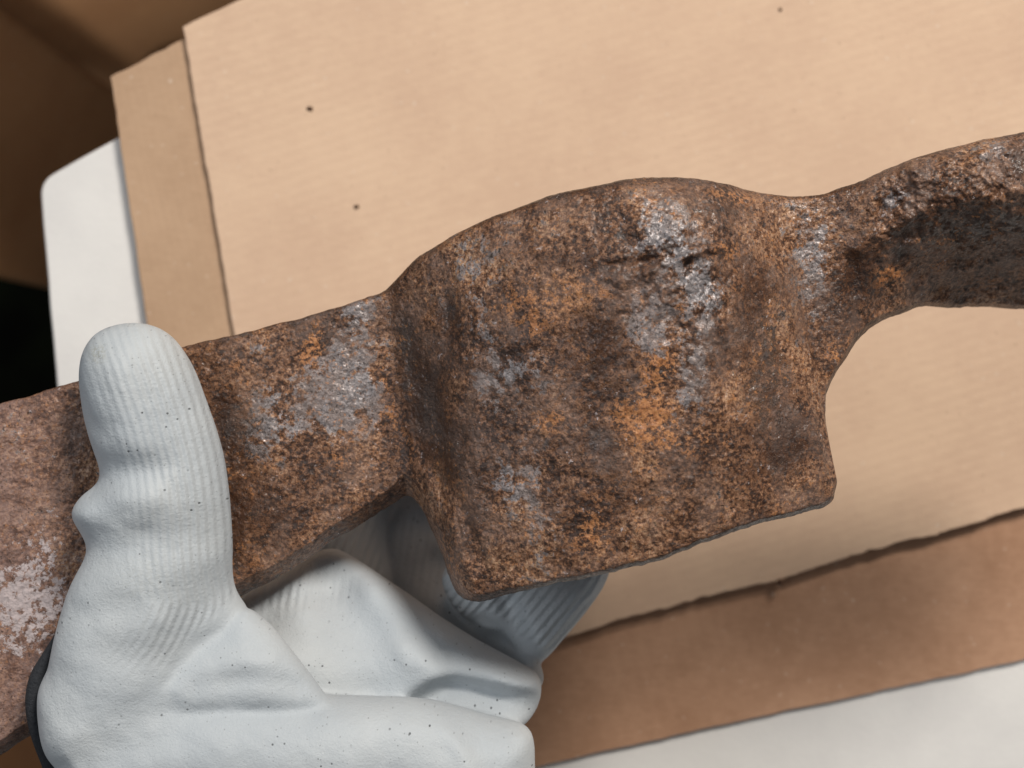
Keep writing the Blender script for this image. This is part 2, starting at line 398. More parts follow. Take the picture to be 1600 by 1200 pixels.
# stations: (top x, top y) | (bottom x, bottom y) | z at v = 0, .15, .3, .5, .7, .85, 1 | edge round top, bevel width bottom, bevel drop, thickness
ST = [
 ((-900, 930), (-700, 1660), (0, 0, 0, 0, 0, 0, 0), 5, 22, 34, 66),
 ((0, 632), (70, 1133), (0, 0, 0, 0, 0, 0, 0), 5, 22, 34, 66),
 ((120, 597), (180, 1058), (0, 0, 0, 0, 0, 0, 0), 5, 22, 34, 66),
 ((290, 541), (350, 945), (0, 1, 2, 2, 2, 1, 0), 5, 22, 34, 66),
 ((400, 515), (450, 892), (0, 1, 3, 4, 3, 2, 0), 5, 22, 36, 68),
 ((500, 489), (550, 826), (1, 3, 4, 4, 4, 4, 2), 6, 22, 38, 70),
 ((572, 466), (612, 787), (2, 2, 2, 2, 2, 5, 6), 10, 26, 42, 72),
 ((600, 455), (636, 774), (8, 8, 8, 8, 10, 14, 16), 12, 34, 48, 74),
 ((620, 436), (655, 790), (24, 24, 22, 22, 24, 28, 30), 12, 36, 50, 74),
 ((648, 408), (676, 830), (45, 48, 46, 44, 46, 48, 48), 13, 38, 48, 74),
 ((680, 387), (700, 893), (68, 74, 74, 72, 72, 70, 66), 14, 36, 40, 70),
 ((714, 366), (717, 928), (86, 96, 98, 96, 94, 88, 78), 14, 24, 30, 68),
 ((748, 350), (742, 937), (100, 112, 116, 114, 110, 102, 92), 14, 12, 20, 66),
 ((790, 331), (800, 926), (114, 128, 134, 130, 126, 120, 110), 14, 9, 16, 64),
 ((850, 309), (880, 910), (128, 150, 156, 154, 150, 144, 132), 15, 6, 14, 62),
 ((925, 290), (960, 896), (140, 168, 174, 170, 166, 160, 146), 18, 6, 14, 62),
 ((1000, 277), (1040, 872), (142, 178, 184, 180, 174, 166, 152), 24, 6, 16, 62),
 ((1060, 276), (1110, 846), (138, 178, 182, 180, 174, 164, 152), 26, 6, 16, 62),
 ((1115, 283), (1180, 820), (128, 164, 168, 166, 162, 154, 142), 26, 6, 16, 62),
 ((1160, 294), (1250, 800), (112, 138, 142, 142, 142, 136, 124), 22, 6, 16, 62),
 ((1185, 300), (1300, 784), (100, 116, 120, 120, 120, 114, 104), 18, 7, 16, 62),
 ((1205, 303), (1306, 765), (92, 100, 103, 102, 102, 98, 92), 16, 9, 16, 62),
 ((1225, 305), (1300, 725), (84, 88, 88, 86, 84, 82, 80), 14, 9, 18, 62),
 ((1243, 306), (1289, 660), (80, 84, 84, 82, 80, 76, 74), 12, 9, 20, 64),
 ((1262, 306), (1295, 608), (78, 82, 82, 80, 78, 74, 70), 12, 9, 22, 68),
 ((1285, 304), (1325, 556), (78, 82, 82, 80, 76, 70, 62), 12, 9, 24, 74),
 ((1310, 296), (1360, 512), (80, 86, 88, 82, 66, 48, 36), 14, 9, 24, 80),
 ((1345, 283), (1395, 494), (84, 96, 98, 84, 50, 16, -10), 16, 8, 20, 84),
 ((1390, 263), (1432, 479), (88, 106, 106, 82, 36, -8, -40), 18, 7, 16, 86),
 ((1450, 239), (1480, 478), (90, 112, 110, 78, 18, -36, -76), 18, 6, 14, 86),
 ((1520, 222), (1540, 480), (92, 116, 114, 76, 6, -56, -102), 18, 6, 14, 86),
 ((1600, 207), (1610, 483), (92, 118, 118, 78, 0, -68, -118), 18, 6, 14, 86),
 ((1760, 190), (1760, 490), (92, 118, 120, 80, -4, -74, -124), 18, 6, 14, 86),
 ((2000, 180), (2000, 500), (92, 118, 120, 80, -6, -78, -128), 18, 6, 14, 86),
]
VK = np.array([0, .15, .3, .5, .7, .85, 1.0])
ns = len(ST)
_r = lambda x: 1 + .16 * float(sstep(60, 140, x))
ST = [(a, b, tuple(z * ((1 + (_r(z) - 1) * (1 - float(sstep(1060, 1190, a[0])))) if 640 < a[0] < 1190 else 1) for z in zz), *r) for a, b, zz, *r in ST]
top = np.array([s[0] for s in ST], float); bot = np.array([s[1] for s in ST], float)
zk = np.array([s[2] for s in ST], float); par = np.array([s[3:] for s in ST], float)
# dense station parameter: step ~2.2 px where seen
seglen = np.maximum(np.hypot(*(top[1:] - top[:-1]).T), np.hypot(*(bot[1:] - bot[:-1]).T))
dens = np.where(np.arange(ns - 1) == 0, 14, 2.0); dens[-2:] = 9
par_t = [0.0]
for i in range(ns - 1):
    n = max(1, int(seglen[i] / dens[i])); par_t += list(i + (np.arange(n) + 1) / n)
tt = np.array(par_t); kn = np.arange(ns, dtype=float)
def hermite(Y):
    """monotone-ish cubic through the stations"""
    Y = np.asarray(Y, float); Y = Y.reshape(ns, -1)
    D = Y[1:] - Y[:-1]; m = np.zeros_like(Y)
    same = D[1:] * D[:-1] > 0
    m[1:-1] = np.where(same, 2 * D[1:] * D[:-1] / np.where(same, D[1:] + D[:-1], 1), 0); m[0] = D[0]; m[-1] = D[-1]
    i = np.minimum(tt.astype(int), ns - 2); f = (tt - i)[:, None]
    h00 = 2 * f ** 3 - 3 * f ** 2 + 1; h10 = f ** 3 - 2 * f ** 2 + f; h01 = -2 * f ** 3 + 3 * f ** 2; h11 = f ** 3 - f ** 2
    return h00 * Y[i] + h10 * m[i] + h01 * Y[i + 1] + h11 * m[i + 1]
def catm(Y):
    Y = np.asarray(Y, float).reshape(ns, -1)
    # chord-scaled tangents
    c = np.hypot(*(Y[1:] - Y[:-1]).T) + 1e-6 if Y.shape[1] == 2 else np.ones(ns - 1)
    m0 = np.zeros_like(Y); 
    i = np.minimum(tt.astype(int), ns - 2); f = (tt - i)[:, None]
    tan = np.zeros_like(Y)
    for k in range(ns):
        if k == 0: tan[k] = (Y[1] - Y[0]) / c[0]
        elif k == ns - 1: tan[k] = (Y[-1] - Y[-2]) / c[-1]
        else: tan[k] = ((Y[k] - Y[k - 1]) / c[k - 1] * c[k] + (Y[k + 1] - Y[k]) / c[k] * c[k - 1]) / (c[k] + c[k - 1])
    mi = tan[i] * c[i][:, None]; mj = tan[i + 1] * c[i][:, None]
    h00 = 2 * f ** 3 - 3 * f ** 2 + 1; h10 = f ** 3 - 2 * f ** 2 + f; h01 = -2 * f ** 3 + 3 * f ** 2; h11 = f ** 3 - f ** 2
    return h00 * Y[i] + h10 * mi + h01 * Y[i + 1] + h11 * mj
Tt = catm(top); Bb = catm(bot); Zs = hermite(zk); Ps = hermite(par)
NSn = len(tt)
# ragged outline
arcT = np.r_[0, np.cumsum(np.hypot(*(Tt[1:] - Tt[:-1]).T))]; arcB = np.r_[0, np.cumsum(np.hypot(*(Bb[1:] - Bb[:-1]).T))]
Tt[:, 1] += 1.6 * fbm(arcT, arcT * 0, 70, 5, 3, .62); Bb[:, 1] += 1.9 * fbm(arcB, arcB * 0, 60, 5, 9, .68)
Bb[:, 0] += 1.5 * fbm(arcB, arcB * 0, 45, 4, 19, .6)
# rows across the front: dense, denser at the rims
NV = 300
q = np.linspace(0, 1, NV); v = q + .028 * np.sin(2 * np.pi * q) * -1 * .9
v = np.clip(v, 0, 1)
Vv = v[None, :]
PX = Tt[:, None, 0] * (1 - Vv) + Bb[:, None, 0] * Vv
PY = Tt[:, None, 1] * (1 - Vv) + Bb[:, None, 1] * Vv
# z across v by smooth interpolation of the seven heights
def vinterp(Z, v):
    n = len(VK); D = (Z[:, 1:] - Z[:, :-1]) / np.diff(VK); m = np.zeros_like(Z)
    s = D[:, 1:] * D[:, :-1] > 0; m[:, 1:-1] = np.where(s, 2 * D[:, 1:] * D[:, :-1] / np.where(s, D[:, 1:] + D[:, :-1], 1), 0)
    m[:, 0] = D[:, 0]; m[:, -1] = D[:, -1]
    i = np.clip(np.searchsorted(VK, v, 'right') - 1, 0, n - 2); h = np.diff(VK)[i]; f = (v - VK[i]) / h
    return (2 * f ** 3 - 3 * f ** 2 + 1) * Z[:, i] + (f ** 3 - 2 * f ** 2 + f) * h * m[:, i] + (-2 * f ** 3 + 3 * f ** 2) * Z[:, i + 1] + (f ** 3 - f ** 2) * h * m[:, i + 1]
ZF_ = vinterp(Zs, v)
Lw = np.hypot(Bb[:, 0] - Tt[:, 0], Bb[:, 1] - Tt[:, 1])[:, None]
dT = Vv * Lw; dB = (1 - Vv) * Lw
def lines(pts, wd, amp, asym=0):
    P = catmull(pts, False, 6); d = seg_dist(PX, PY, P); return amp * np.exp(-(d / wd) ** 2)
relief = np.zeros_like(PX)
sock = sstep(600, 690, PX) * (1 - sstep(1200, 1290, PX))
relief += 2.0 * fbm(PX, PY, 190, 3, 1) + (.7 + 1.2 * sock) * fbm(PX, PY, 60, 3, 2) + .9 * fbm(PX, PY, 22, 3, 3, .7) + .5 * fbm(PX, PY, 8.5, 2, 37, .6)
relief += sock * .8 * fbm(PX * 1.5, PY * .45, 70, 3, 31)       # forging runs along the eye
rough_zone = np.exp(-(((PX - 1060) / 110) ** 2 + ((PY - 430) / 120) ** 2))
relief += rough_zone * 4.5 * fbm(PX, PY, 42, 4, 12, .65)
relief += lines([(955, 415), (1000, 412), (1045, 408), (1085, 375), (1110, 350)], 9, -6) + lines([(1010, 425), (1045, 410), (1085, 395), (1120, 385)], 9, 8)
relief += lines([(1090, 300), (1085, 340), (1080, 365)], 12, -8) + lines([(965, 340), (1000, 400), (985, 380)], 14, -5)
relief += lines([(1120, 400), (1118, 480), (1112, 560), (1118, 640)], 14, 2) + lines([(1085, 420), (1060, 520), (1070, 600)], 18, -2)
relief += lines([(700, 470), (704, 500), (700, 525)], 12, -7)
relief += lines([(880, 480), (905, 560), (920, 640)], 42, -4)  # hollow in the middle of the eye wall
relief += lines([(1328, 400), (1332, 425), (1330, 455)], 12, -8) + lines([(1335, 390), (1355, 375), (1400, 355), (1440, 335)], 12, 8)
relief += lines([(1445, 445), (1500, 425), (1600, 400), (1700, 390)], 12, 10)
relief += lines([(660, 740), (690, 790), (715, 850), (735, 905)], 10, 5) + lines([(690, 740), (725, 800), (752, 880)], 9, -4)
relief += (PX > 1320) * sstep(1320, 1400, PX) * (7 * fbm(PX, PY, 60, 4, 22, .6) + 3 * fbm(PX, PY, 20, 3, 23, .6))
ZF_ = ZF_ + relief * np.minimum(1, np.minimum(dT, dB) / 14 + .25)
rT = Ps[:, 0:1]; bw = Ps[:, 1:2]; bd = Ps[:, 2:3]; th = Ps[:, 3:4]
a = np.clip((rT - dT) / rT, 0, 1); ZF_ = ZF_ - np.minimum(rT, 20) * (1 - np.sqrt(1 - a * a * .98))
a = np.clip((bw - dB) / bw, 0, 1); ZF_ = ZF_ - bd * (a ** 1.25) - 1.2 * sstep(0, .12, a)
# back surface
NB = 40
vb = np.linspace(1, 0, NB)[None, :]
PXb = Tt[:, None, 0] * (1 - vb) + Bb[:, None, 0] * vb; PYb = Tt[:, None, 1] * (1 - vb) + Bb[:, None, 1] * vb
Zb = vinterp(Zs, vb[0]) - th
eb = np.minimum(1, np.minimum(vb, 1 - vb) * Lw / 14.)
front_edge_B = ZF_[:, -1:]; front_edge_T = ZF_[:, :1]
Zb = np.minimum(Zb, np.where(vb > .5, front_edge_B, front_edge_T) - 6) - 0 + (1 - eb) * 8 * (vb * 0 + 1)
Zb = np.minimum(Zb, np.where(vb > .5, front_edge_B, front_edge_T) - 4)
inset = 1 - (1 - eb) * .0
def worldify(px, py, z):
    k = (CH - z) / CH; return np.stack([(px - 800) * k, (600 - py) * k, z], -1)
WF = worldify(PX, PY, ZF_)
# the back is the plan position of the front rim carried straight down, pulled in a little
edge = worldify(PXb, PYb, vinterp(Zs, vb[0]))
WB = edge.copy(); WB[..., 2] = Zb
cen = WB.mean(1, keepdims=True); pull = (1 - eb) * 5
dv = cen - WB; dv[..., 2] = 0; dv /= np.maximum(np.linalg.norm(dv, axis=-1, keepdims=True), 1)
WB += dv * (3 + pull[..., None])
ALL = np.concatenate([WF, WB], 1); NC = NV + NB
Vw = ALL.reshape(-1, 3)
pxa = np.concatenate([PX, PXb], 1).ravel(); pya = np.concatenate([PY, PYb], 1).ravel()
# one normal field for the whole head, so the parts meet without a seam
nn = np.zeros((NSn, NC, 3))
e1 = np.zeros_like(ALL); e1[1:-1] = ALL[2:] - ALL[:-2]; e1[0] = ALL[1] - ALL[0]; e1[-1] = ALL[-1] - ALL[-2]
e2 = np.roll(ALL, -1, 1) - np.roll(ALL, 1, 1)
nn = np.cross(e2, e1); nn /= np.maximum(np.linalg.norm(nn, axis=-1, keepdims=True), 1e-9)
if nn[NSn // 2, NV // 2, 2] < 0: nn = -nn; FLIP = False
else: FLIP = True
# rust tone masks placed as the stains lie; dark also carries painted shade
def blobs(L):
    m = np.zeros(len(pxa))
    for (x, y, rx, ry, ang, a) in L:
        c, s = math.cos(math.radians(ang)), math.sin(math.radians(ang)); dx = pxa - x; dy = pya - y
        u_ = (dx * c + dy * s) / rx; w_ = (-dx * s + dy * c) / ry; m = m + a * np.exp(-(u_ * u_ + w_ * w_))
    return m
orange = blobs([(490, 545, 22, 45, 20, .7), (560, 670, 30, 18, -30, .6), (605, 650, 20, 30, 0, .5), (530, 715, 25, 15, 0, .4), (880, 460, 90, 40, 0, .5),
    (830, 510, 30, 30, 0, .4), (1035, 560, 38, 60, 10, .6), (1000, 640, 70, 40, 0, .42), (860, 660, 40, 25, 0, .5), (1010, 680, 60, 45, 0, .5), (1150, 310, 50, 18, 10, .55),
    (925, 835, 40, 40, 0, .55), (970, 760, 60, 40, 0, .4), (1120, 690, 70, 30, 0, .3), (835, 815, 14, 20, 0, .6), (700, 870, 20, 50, -20, .35), (1310, 560, 30, 40, 20, .5),
    (1200, 600, 30, 80, 0, .3), (1390, 425, 30, 14, 0, .6), (1470, 410, 26, 12, -20, .45), (1560, 440, 90, 18, -8, .42), (1530, 330, 30, 12, 0, .35), (1380, 440, 30, 24, 0, .4), (1350, 350, 22, 10, 0, .3), (370, 570, 50, 20, 0, .3), (400, 880, 25, 30, 0, .4), (600, 590, 14, 22, 0, .5), (640, 700, 22, 30, -20, .3),
    (1000, 480, 14, 20, 0, .45), (1070, 480, 14, 14, 0, .5), (1140, 390, 40, 25, 0, .5), (30, 700, 50, 30, 0, .15), (10, 1000, 30, 60, 0, .2), (720, 700, 20, 40, 0, .25), (780, 480, 20, 14, 0, .4), (690, 380, 60, 12, -28, .25)])
grey = blobs([(790, 640, 60, 110, 8, .30), (800, 760, 40, 60, 0, .2), (500, 600, 120, 90, -10, .18), (545, 540, 50, 70, 15, .62), (560, 480, 40, 22, -15, .5), (480, 640, 110, 45, -5, .55), (415, 545, 20, 14, 0, .4), (560, 640, 50, 60, 0, .35), (400, 690, 50, 40, 0, .45), (740, 500, 50, 60, 0, .45),
    (770, 600, 50, 60, 20, .45), (820, 560, 60, 40, 0, .3), (1030, 360, 60, 50, 0, .7), (1010, 500, 45, 70, 0, .72), (1075, 430, 45, 60, 0, .6), (1080, 590, 28, 80, 5, .72), (1110, 500, 30, 100, 0, .5), (900, 620, 40, 60, 0, .2),
    (820, 740, 60, 60, 0, .35), (860, 830, 40, 60, 0, .3), (1000, 610, 30, 14, 20, .4), (1270, 400, 45, 90, 5, .55), (1400, 310, 45, 22, -25, .7), (1560, 240, 40, 18, -15, .6), (780, 380, 90, 40, -25, .3), (1130, 760, 50, 40, 0, .25), (1280, 500, 30, 60, 0, .35), (650, 640, 14, 40, -15, .3)])
dark = blobs([(645, 560, 20, 110, -12, .35), (690, 660, 34, 130, -12, .40), (1215, 560, 34, 130, -4, .30), (700, 490, 22, 26, 0, 1.0), (630, 520, 22, 60, -10, .75), (660, 620, 26, 80, -15, .85), (700, 700, 30, 60, -15, .75), (760, 780, 40, 60, -20, .4), (375, 690, 38, 70, 0, .75), (350, 650, 16, 60, 0, .5), (390, 800, 60, 60, 0, .55), (365, 850, 24, 60, 0, .8), (352, 720, 14, 90, 0, .6),  # dark rust, plus painted shade on socket flanks and beside the thumb
    (315, 560, 14, 14, 0, .7), (925, 530, 55, 40, 0, .95), (930, 600, 40, 40, 0, .55), (935, 690, 40, 30, 0, .75), (960, 720, 30, 40, 0, .4), (790, 400, 24, 22, 0, .5), (870, 408, 30, 10, 0, .7), (915, 405, 14, 12, 0, .7), (1000, 790, 55, 45, 0, .6), (1130, 330, 60, 20, 10, .55),
    (1180, 480, 35, 120, -5, .6), (1195, 620, 35, 90, 0, .55), (1240, 700, 40, 60, 0, .45), (1170, 740, 40, 30, 0, .35), (900, 300, 100, 8, -15, .5), (1000, 290, 40, 10, 0, .5), (1350, 430, 30, 40, 0, .6), (1450, 365, 110, 36, -15, .85), (1570, 350, 90, 42, -12, .9), (1590, 255, 20, 25, 0, .8), (1340, 300, 40, 12, -20, .35),  # arm blobs put the shade of its turned face into the tone
    (1300, 770, 12, 40, 0, .5), (1200, 810, 110, 12, -17, .6), (900, 905, 200, 7, -12, .6), (480, 850, 150, 12, -35, .4), (860, 690, 20, 20, 0, .3), (1250, 330, 14, 30, 0, .4), (1550, 440, 120, 20, 0, .25)])
white = blobs([(55, 900, 45, 60, 30, .75), (30, 965, 80, 45, -10, .9), (20, 850, 30, 12, 0, .4), (80, 800, 14, 9, 0, .7), (40, 1010, 60, 18, -15, .5), (90, 940, 18, 30, 0, .5), (10, 920, 30, 30, 0, .6), (70, 860, 20, 26, 20, .5)])
orange = orange * 1.0 - .02
leftz = np.clip((150 - pxa) / 120, 0, 1)   # the far part of the blade is a dull pinkish brown
dark = dark - .28 * leftz; orange = orange - .05 * leftz; grey = grey + .10 * leftz
isback = (np.arange(NC) >= NV)[None, :].repeat(NSn, 0).ravel()
rim = np.concatenate([np.exp(-(np.minimum(dT, dB) / 7.0) ** 2), np.ones_like(PXb)], 1).ravel()  # shade of edges turning away, painted as a dark rim
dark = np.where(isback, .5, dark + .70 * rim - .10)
tool = empty('mattock_head', (0, 0, BASE), 'heavy rusty forged mattock head with a wide curved eye socket, held by the glove', 'mattock head')
i_cut = [0, int(np.argmin(abs(tt - 7))), int(np.argmin(abs(tt - 24.4))), NSn - 1]
for name, i0, i1, lab in (('blade', i_cut[0], i_cut[1], 'flat rusty blade with blue-grey and whitish patches'), ('eye_socket', i_cut[1], i_cut[2], 'curved rusty barrel of the eye'), ('cutting_arm', i_cut[2], i_cut[3], 'dark rusty arm twisted on edge')):
    rows = np.arange(i0, i1 + 1); idx = (rows[:, None] * NC + np.arange(NC)[None, :]).ravel()
    nr = len(rows); r = np.arange(nr - 1)[:, None] * NC; c = np.arange(NC)[None, :]; c2 = (c + 1) % NC
    a0 = (r + c).ravel(); a1 = (r + c2).ravel(); a2 = (r + NC + c2).ravel(); a3 = (r + NC + c).ravel()
    F = np.stack([a0, a3, a2, a1], 1)
    Vp = Vw[idx]
    f = F[len(F) // 2 // NC * NC + NV // 2]; nz = np.cross(Vp[f[1]] - Vp[f[0]], Vp[f[2]] - Vp[f[0]])[2]
    if nz < 0: F = F[:, ::-1]
    o = mesh_obj(name, Vp * U, F, M_rust, tool); o['label'] = lab
    o.data.normals_split_custom_set_from_vertices(nn.reshape(-1, 3)[idx].astype(np.float32))
    set_col(o, 'paint', np.stack([orange[idx], grey[idx], dark[idx], np.ones(len(idx))], 1)); set_attr(o, 'white', white[idx]); set_attr(o, 'fade', leftz[idx])
# rear strap that closes the eye behind the barrel
NSs = 60; xs = np.linspace(0, 1, NSs); ys = np.linspace(0, 1, 50)
V = []
for side in (0, 1):
    for s in xs:
        t0 = np.array([655, 470]) * (1 - s) + np.array([1225, 345]) * s; b0 = np.array([690, 760]) * (1 - s) + np.array([1275, 640]) * s
        zc = -75 - 110 * math.sin(math.pi * s) - (0 if side == 0 else 55)
        for y in ys:
            p = t0 * (1 - y) + b0 * y; V.append((p[0] - 800, 600 - p[1], zc + 2 * float(fbm(np.array(p[0]), np.array(p[1]), 60, 3, 40))))
V = np.array(V); ny = len(ys); F = []
for s in range(2):
    for i in range(NSs - 1):
        for j in range(ny - 1):
            b_ = s * NSs * ny + i * ny + j; f = (b_, b_ + ny, b_ + ny + 1, b_ + 1); F.append(f if s else f[::-1])
m_ = NSs * ny
for i in range(NSs - 1):
    F.append((i * ny, (i + 1) * ny, m_ + (i + 1) * ny, m_ + i * ny)); k_ = ny - 1; F.append((i * ny + k_, m_ + i * ny + k_, m_ + (i + 1) * ny + k_, (i + 1) * ny + k_))
o = mesh_obj('rear_strap', V * U, F, M_rust, tool)
set_col(o, 'paint', np.tile([.1, 0, .4, 1], (len(V), 1))); set_attr(o, 'white', np.zeros(len(V))); set_attr(o, 'fade', np.zeros(len(V)))

# ---------------------------------------------------------------- the gloved hand
H = 5.0
gx = np.arange(-820, 190, H); gy = np.arange(-960, 140, H); gz = np.arange(-720, 265, H)
GX, GY = np.meshgrid(gx, gy, indexing='ij')
def smin(a, b, k):
    h = np.clip(.5 + .5 * (b - a) / k, 0, 1); return b * (1 - h) + a * h - k * h * (1 - h)
def blur(A, n):
    for _ in range(n):
        A = (np.roll(A, 1, 0) + np.roll(A, -1, 0) + 2 * A) / 4; A = (np.roll(A, 1, 1) + np.roll(A, -1, 1) + 2 * A) / 4
    return A
def zfun(spec):
    """plane or list of control heights -> smooth height map, in plan px"""
    if callable(spec): return spec
    pts = np.array(spec, float)
    def f(px, py):
        w_ = [1 / (((px - p[0]) ** 2 + (py - p[1]) ** 2) / 3600 + .25) ** 1.5 for p in pts]; s = sum(w_); return sum(a_ * p[2] for a_, p in zip(w_, pts)) / s
    return f
def lobe(poly, zspec, R, Hh, folds=(), sm=True):
    zf = zfun(zspec)
    zmid = np.mean([p[2] for p in zspec])
    Pp = catmull(poly, True, 5)
    zp = np.array([float(zf(p[0], p[1])) for p in Pp])
    Pw = W(Pp, zp)
    sd = blur(sd_poly(GX, GY, Pw), 4)
    k = (CH - zmid) / CH; px = GX / k + 800; py = 600 - GY / k
    zc = zf(px, py); dz = np.zeros_like(zc)
    for pts, wd, amp in folds:
        d = seg_dist(px, py, catmull(pts, False, 6)); dz += amp * np.exp(-(d / wd) ** 2)
    zc = zc + dz * .0
    e = np.maximum(sd + R, 0)
    Z = gz[None, None, :] - zc[:, :, None] 
    up = Z > 0
    Z = Z - np.where(up, dz[:, :, None] * np.clip(Z / Hh, 0, 1), 0)
    f = np.sqrt(e[:, :, None] ** 2 + (Z * (R / Hh)) ** 2) - R
    return (f * min(1., Hh / R) if Hh < R else f).astype(np.float32)
thumb = [(205, 504), (243, 510), (272, 530), (300, 572), (323, 630), (343, 690), (356, 760), (362, 840), (362, 900), (370, 930), (386, 962), (350, 1040), (300, 1110), (180, 1180), (95, 1180), (78, 1110), (70, 1075), (80, 1035), (92, 980), (112, 915), (134, 872), (137, 850), (122, 820), (114, 800), (128, 775), (158, 748), (151, 712), (134, 655), (126, 590), (134, 545), (160, 515)]
f_thumb = lobe(thumb, [(200, 520, 72), (240, 650, 70), (250, 800, 72), (240, 950, 78), (180, 1080, 82), (330, 980, 40)], 105, 84,
    [([(150, 752), (200, 735), (260, 728)], 24, -12), ([(125, 800), (190, 772), (260, 770)], 26, 9), ([(130, 858), (220, 842), (340, 832)], 32, -12), ([(120, 905), (220, 880), (350, 872)], 34, 5), ([(140, 950), (230, 925)], 26, -5),
     ([(210, 600), (215, 680)], 50, 6), ([(150, 560), (160, 620), (180, 690)], 20, 4), ([(140, 640), (170, 670)], 20, -7), ([(100, 1000), (190, 960), (270, 960)], 60, 5), ([(215, 560), (215, 700), (235, 800)], 14, 2)])
palm = [(76, 1120), (88, 1075), (150, 1075), (205, 1086), (262, 1080), (330, 1080), (430, 1082), (520, 1088), (640, 1091), (700, 1101), (762, 1119), (815, 1132), (833, 1150), (836, 1200), (838, 1300), (820, 1420), (500, 1440), (200, 1440), (140, 1330), (112, 1220), (88, 1165)]
f_palm = lobe(palm, [(100, 1150, 70), (300, 1200, 75), (500, 1250, 62), (700, 1250, 40), (800, 1200, 16), (500, 1400, 60)], 85, 92,
    [([(90, 1180), (180, 1150), (300, 1120)], 26, -6), ([(520, 1110), (640, 1115), (760, 1145)], 24, 5), ([(600, 1190), (800, 1240)], 40, -5), ([(690, 1115), (725, 1160), (760, 1240)], 13, 7), ([(520, 1085), (640, 1094), (700, 1104), (762, 1122), (830, 1150)], 12, 6), ([(140, 1150), (170, 1200)], 10, 4)])
web = [(386, 950), (402, 960), (430, 985), (470, 1035), (503, 1080), (515, 1100), (440, 1120), (300, 1120), (215, 1110), (200, 1088), (245, 1058), (300, 1015), (345, 978)]
f_web = lobe(web, [(390, 970, 60), (480, 1070, 78), (300, 1090, 96), (220, 1090, 108), (400, 1060, 86)], 60, 50,
    [([(320, 1062), (410, 1052), (470, 1070)], 17, -9), ([(300, 1018), (345, 982), (386, 955)], 9, 7)])
mid = [(380, 930), (430, 905), (480, 870), (520, 857), (560, 877), (600, 903), (640, 930), (700, 972), (760, 1008), (812, 1036), (842, 1056), (846, 1085), (836, 1112), (820, 1130), (790, 1150), (700, 1180), (550, 1190), (420, 1180), (360, 1100), (350, 1000)]
f_mid = lobe(mid, [(400, 940, -150), (520, 880, -165), (620, 940, -120), (560, 1050, -55), (450, 1040, -50), (720, 1010, -95), (820, 1060, -80), (700, 1120, -70)], 70, 78,
    [([(515, 900), (555, 960), (590, 1050)], 36, -34), ([(470, 900), (490, 960), (500, 1040)], 26, 8), ([(610, 960), (680, 1040)], 30, 8), ([(525, 865), (640, 945), (760, 1020), (830, 1060)], 22, 10), ([(430, 920), (450, 980), (470, 1060)], 30, 6), ([(660, 1090), (700, 1068), (745, 1072), (840, 1090)], 19, -100), ([(640, 1000), (700, 1040), (800, 1060)], 24, 8), ([(400, 945), (450, 930), (520, 925)], 14, -8)])
fingA = [(600, 850), (650, 760), (700, 740), (740, 800), (735, 900), (760, 930), (800, 975), (842, 1035), (848, 1070), (800, 1080), (700, 1010), (620, 950)]
f_fA = lobe(fingA, [(680, 790, -590), (690, 870, -420), (720, 940, -250), (760, 970, -215), (830, 1045, -150)], 60, 66,
    [([(715, 935), (745, 968), (790, 985), (815, 978)], 15, -60), ([(720, 925), (760, 955), (800, 950)], 9, 12), ([(760, 985), (800, 1010), (830, 1045)], 16, -16), ([(650, 880), (700, 960)], 26, 6)])
fingB = [(430, 860), (500, 760), (600, 690), (670, 710), (690, 800), (655, 870), (630, 935), (560, 960), (470, 930)]
f_fB = lobe(fingB, [(480, 880, -260), (560, 890, -300), (640, 830, -590)], 60, 68, [])
fingC = [(690, 900), (740, 850), (850, 800), (930, 820), (955, 870), (945, 912), (916, 955), (882, 996), (846, 1034), (815, 1030), (780, 985), (720, 960)]
f_fC = lobe(fingC, [(740, 900, -215), (850, 930, -205), (900, 860, -215), (840, 1020, -190)], 60, 62,
    [([(795, 935), (812, 985), (840, 1020)], 15, -34)])
Fv = smin(f_thumb, f_palm, 45)
Fv = smin(Fv, f_web, 9)
Fv = smin(Fv, f_mid, 9)
low = smin(smin(f_fA, f_fC, 10), f_fB, 6)
Fv = smin(Fv, low, 9)
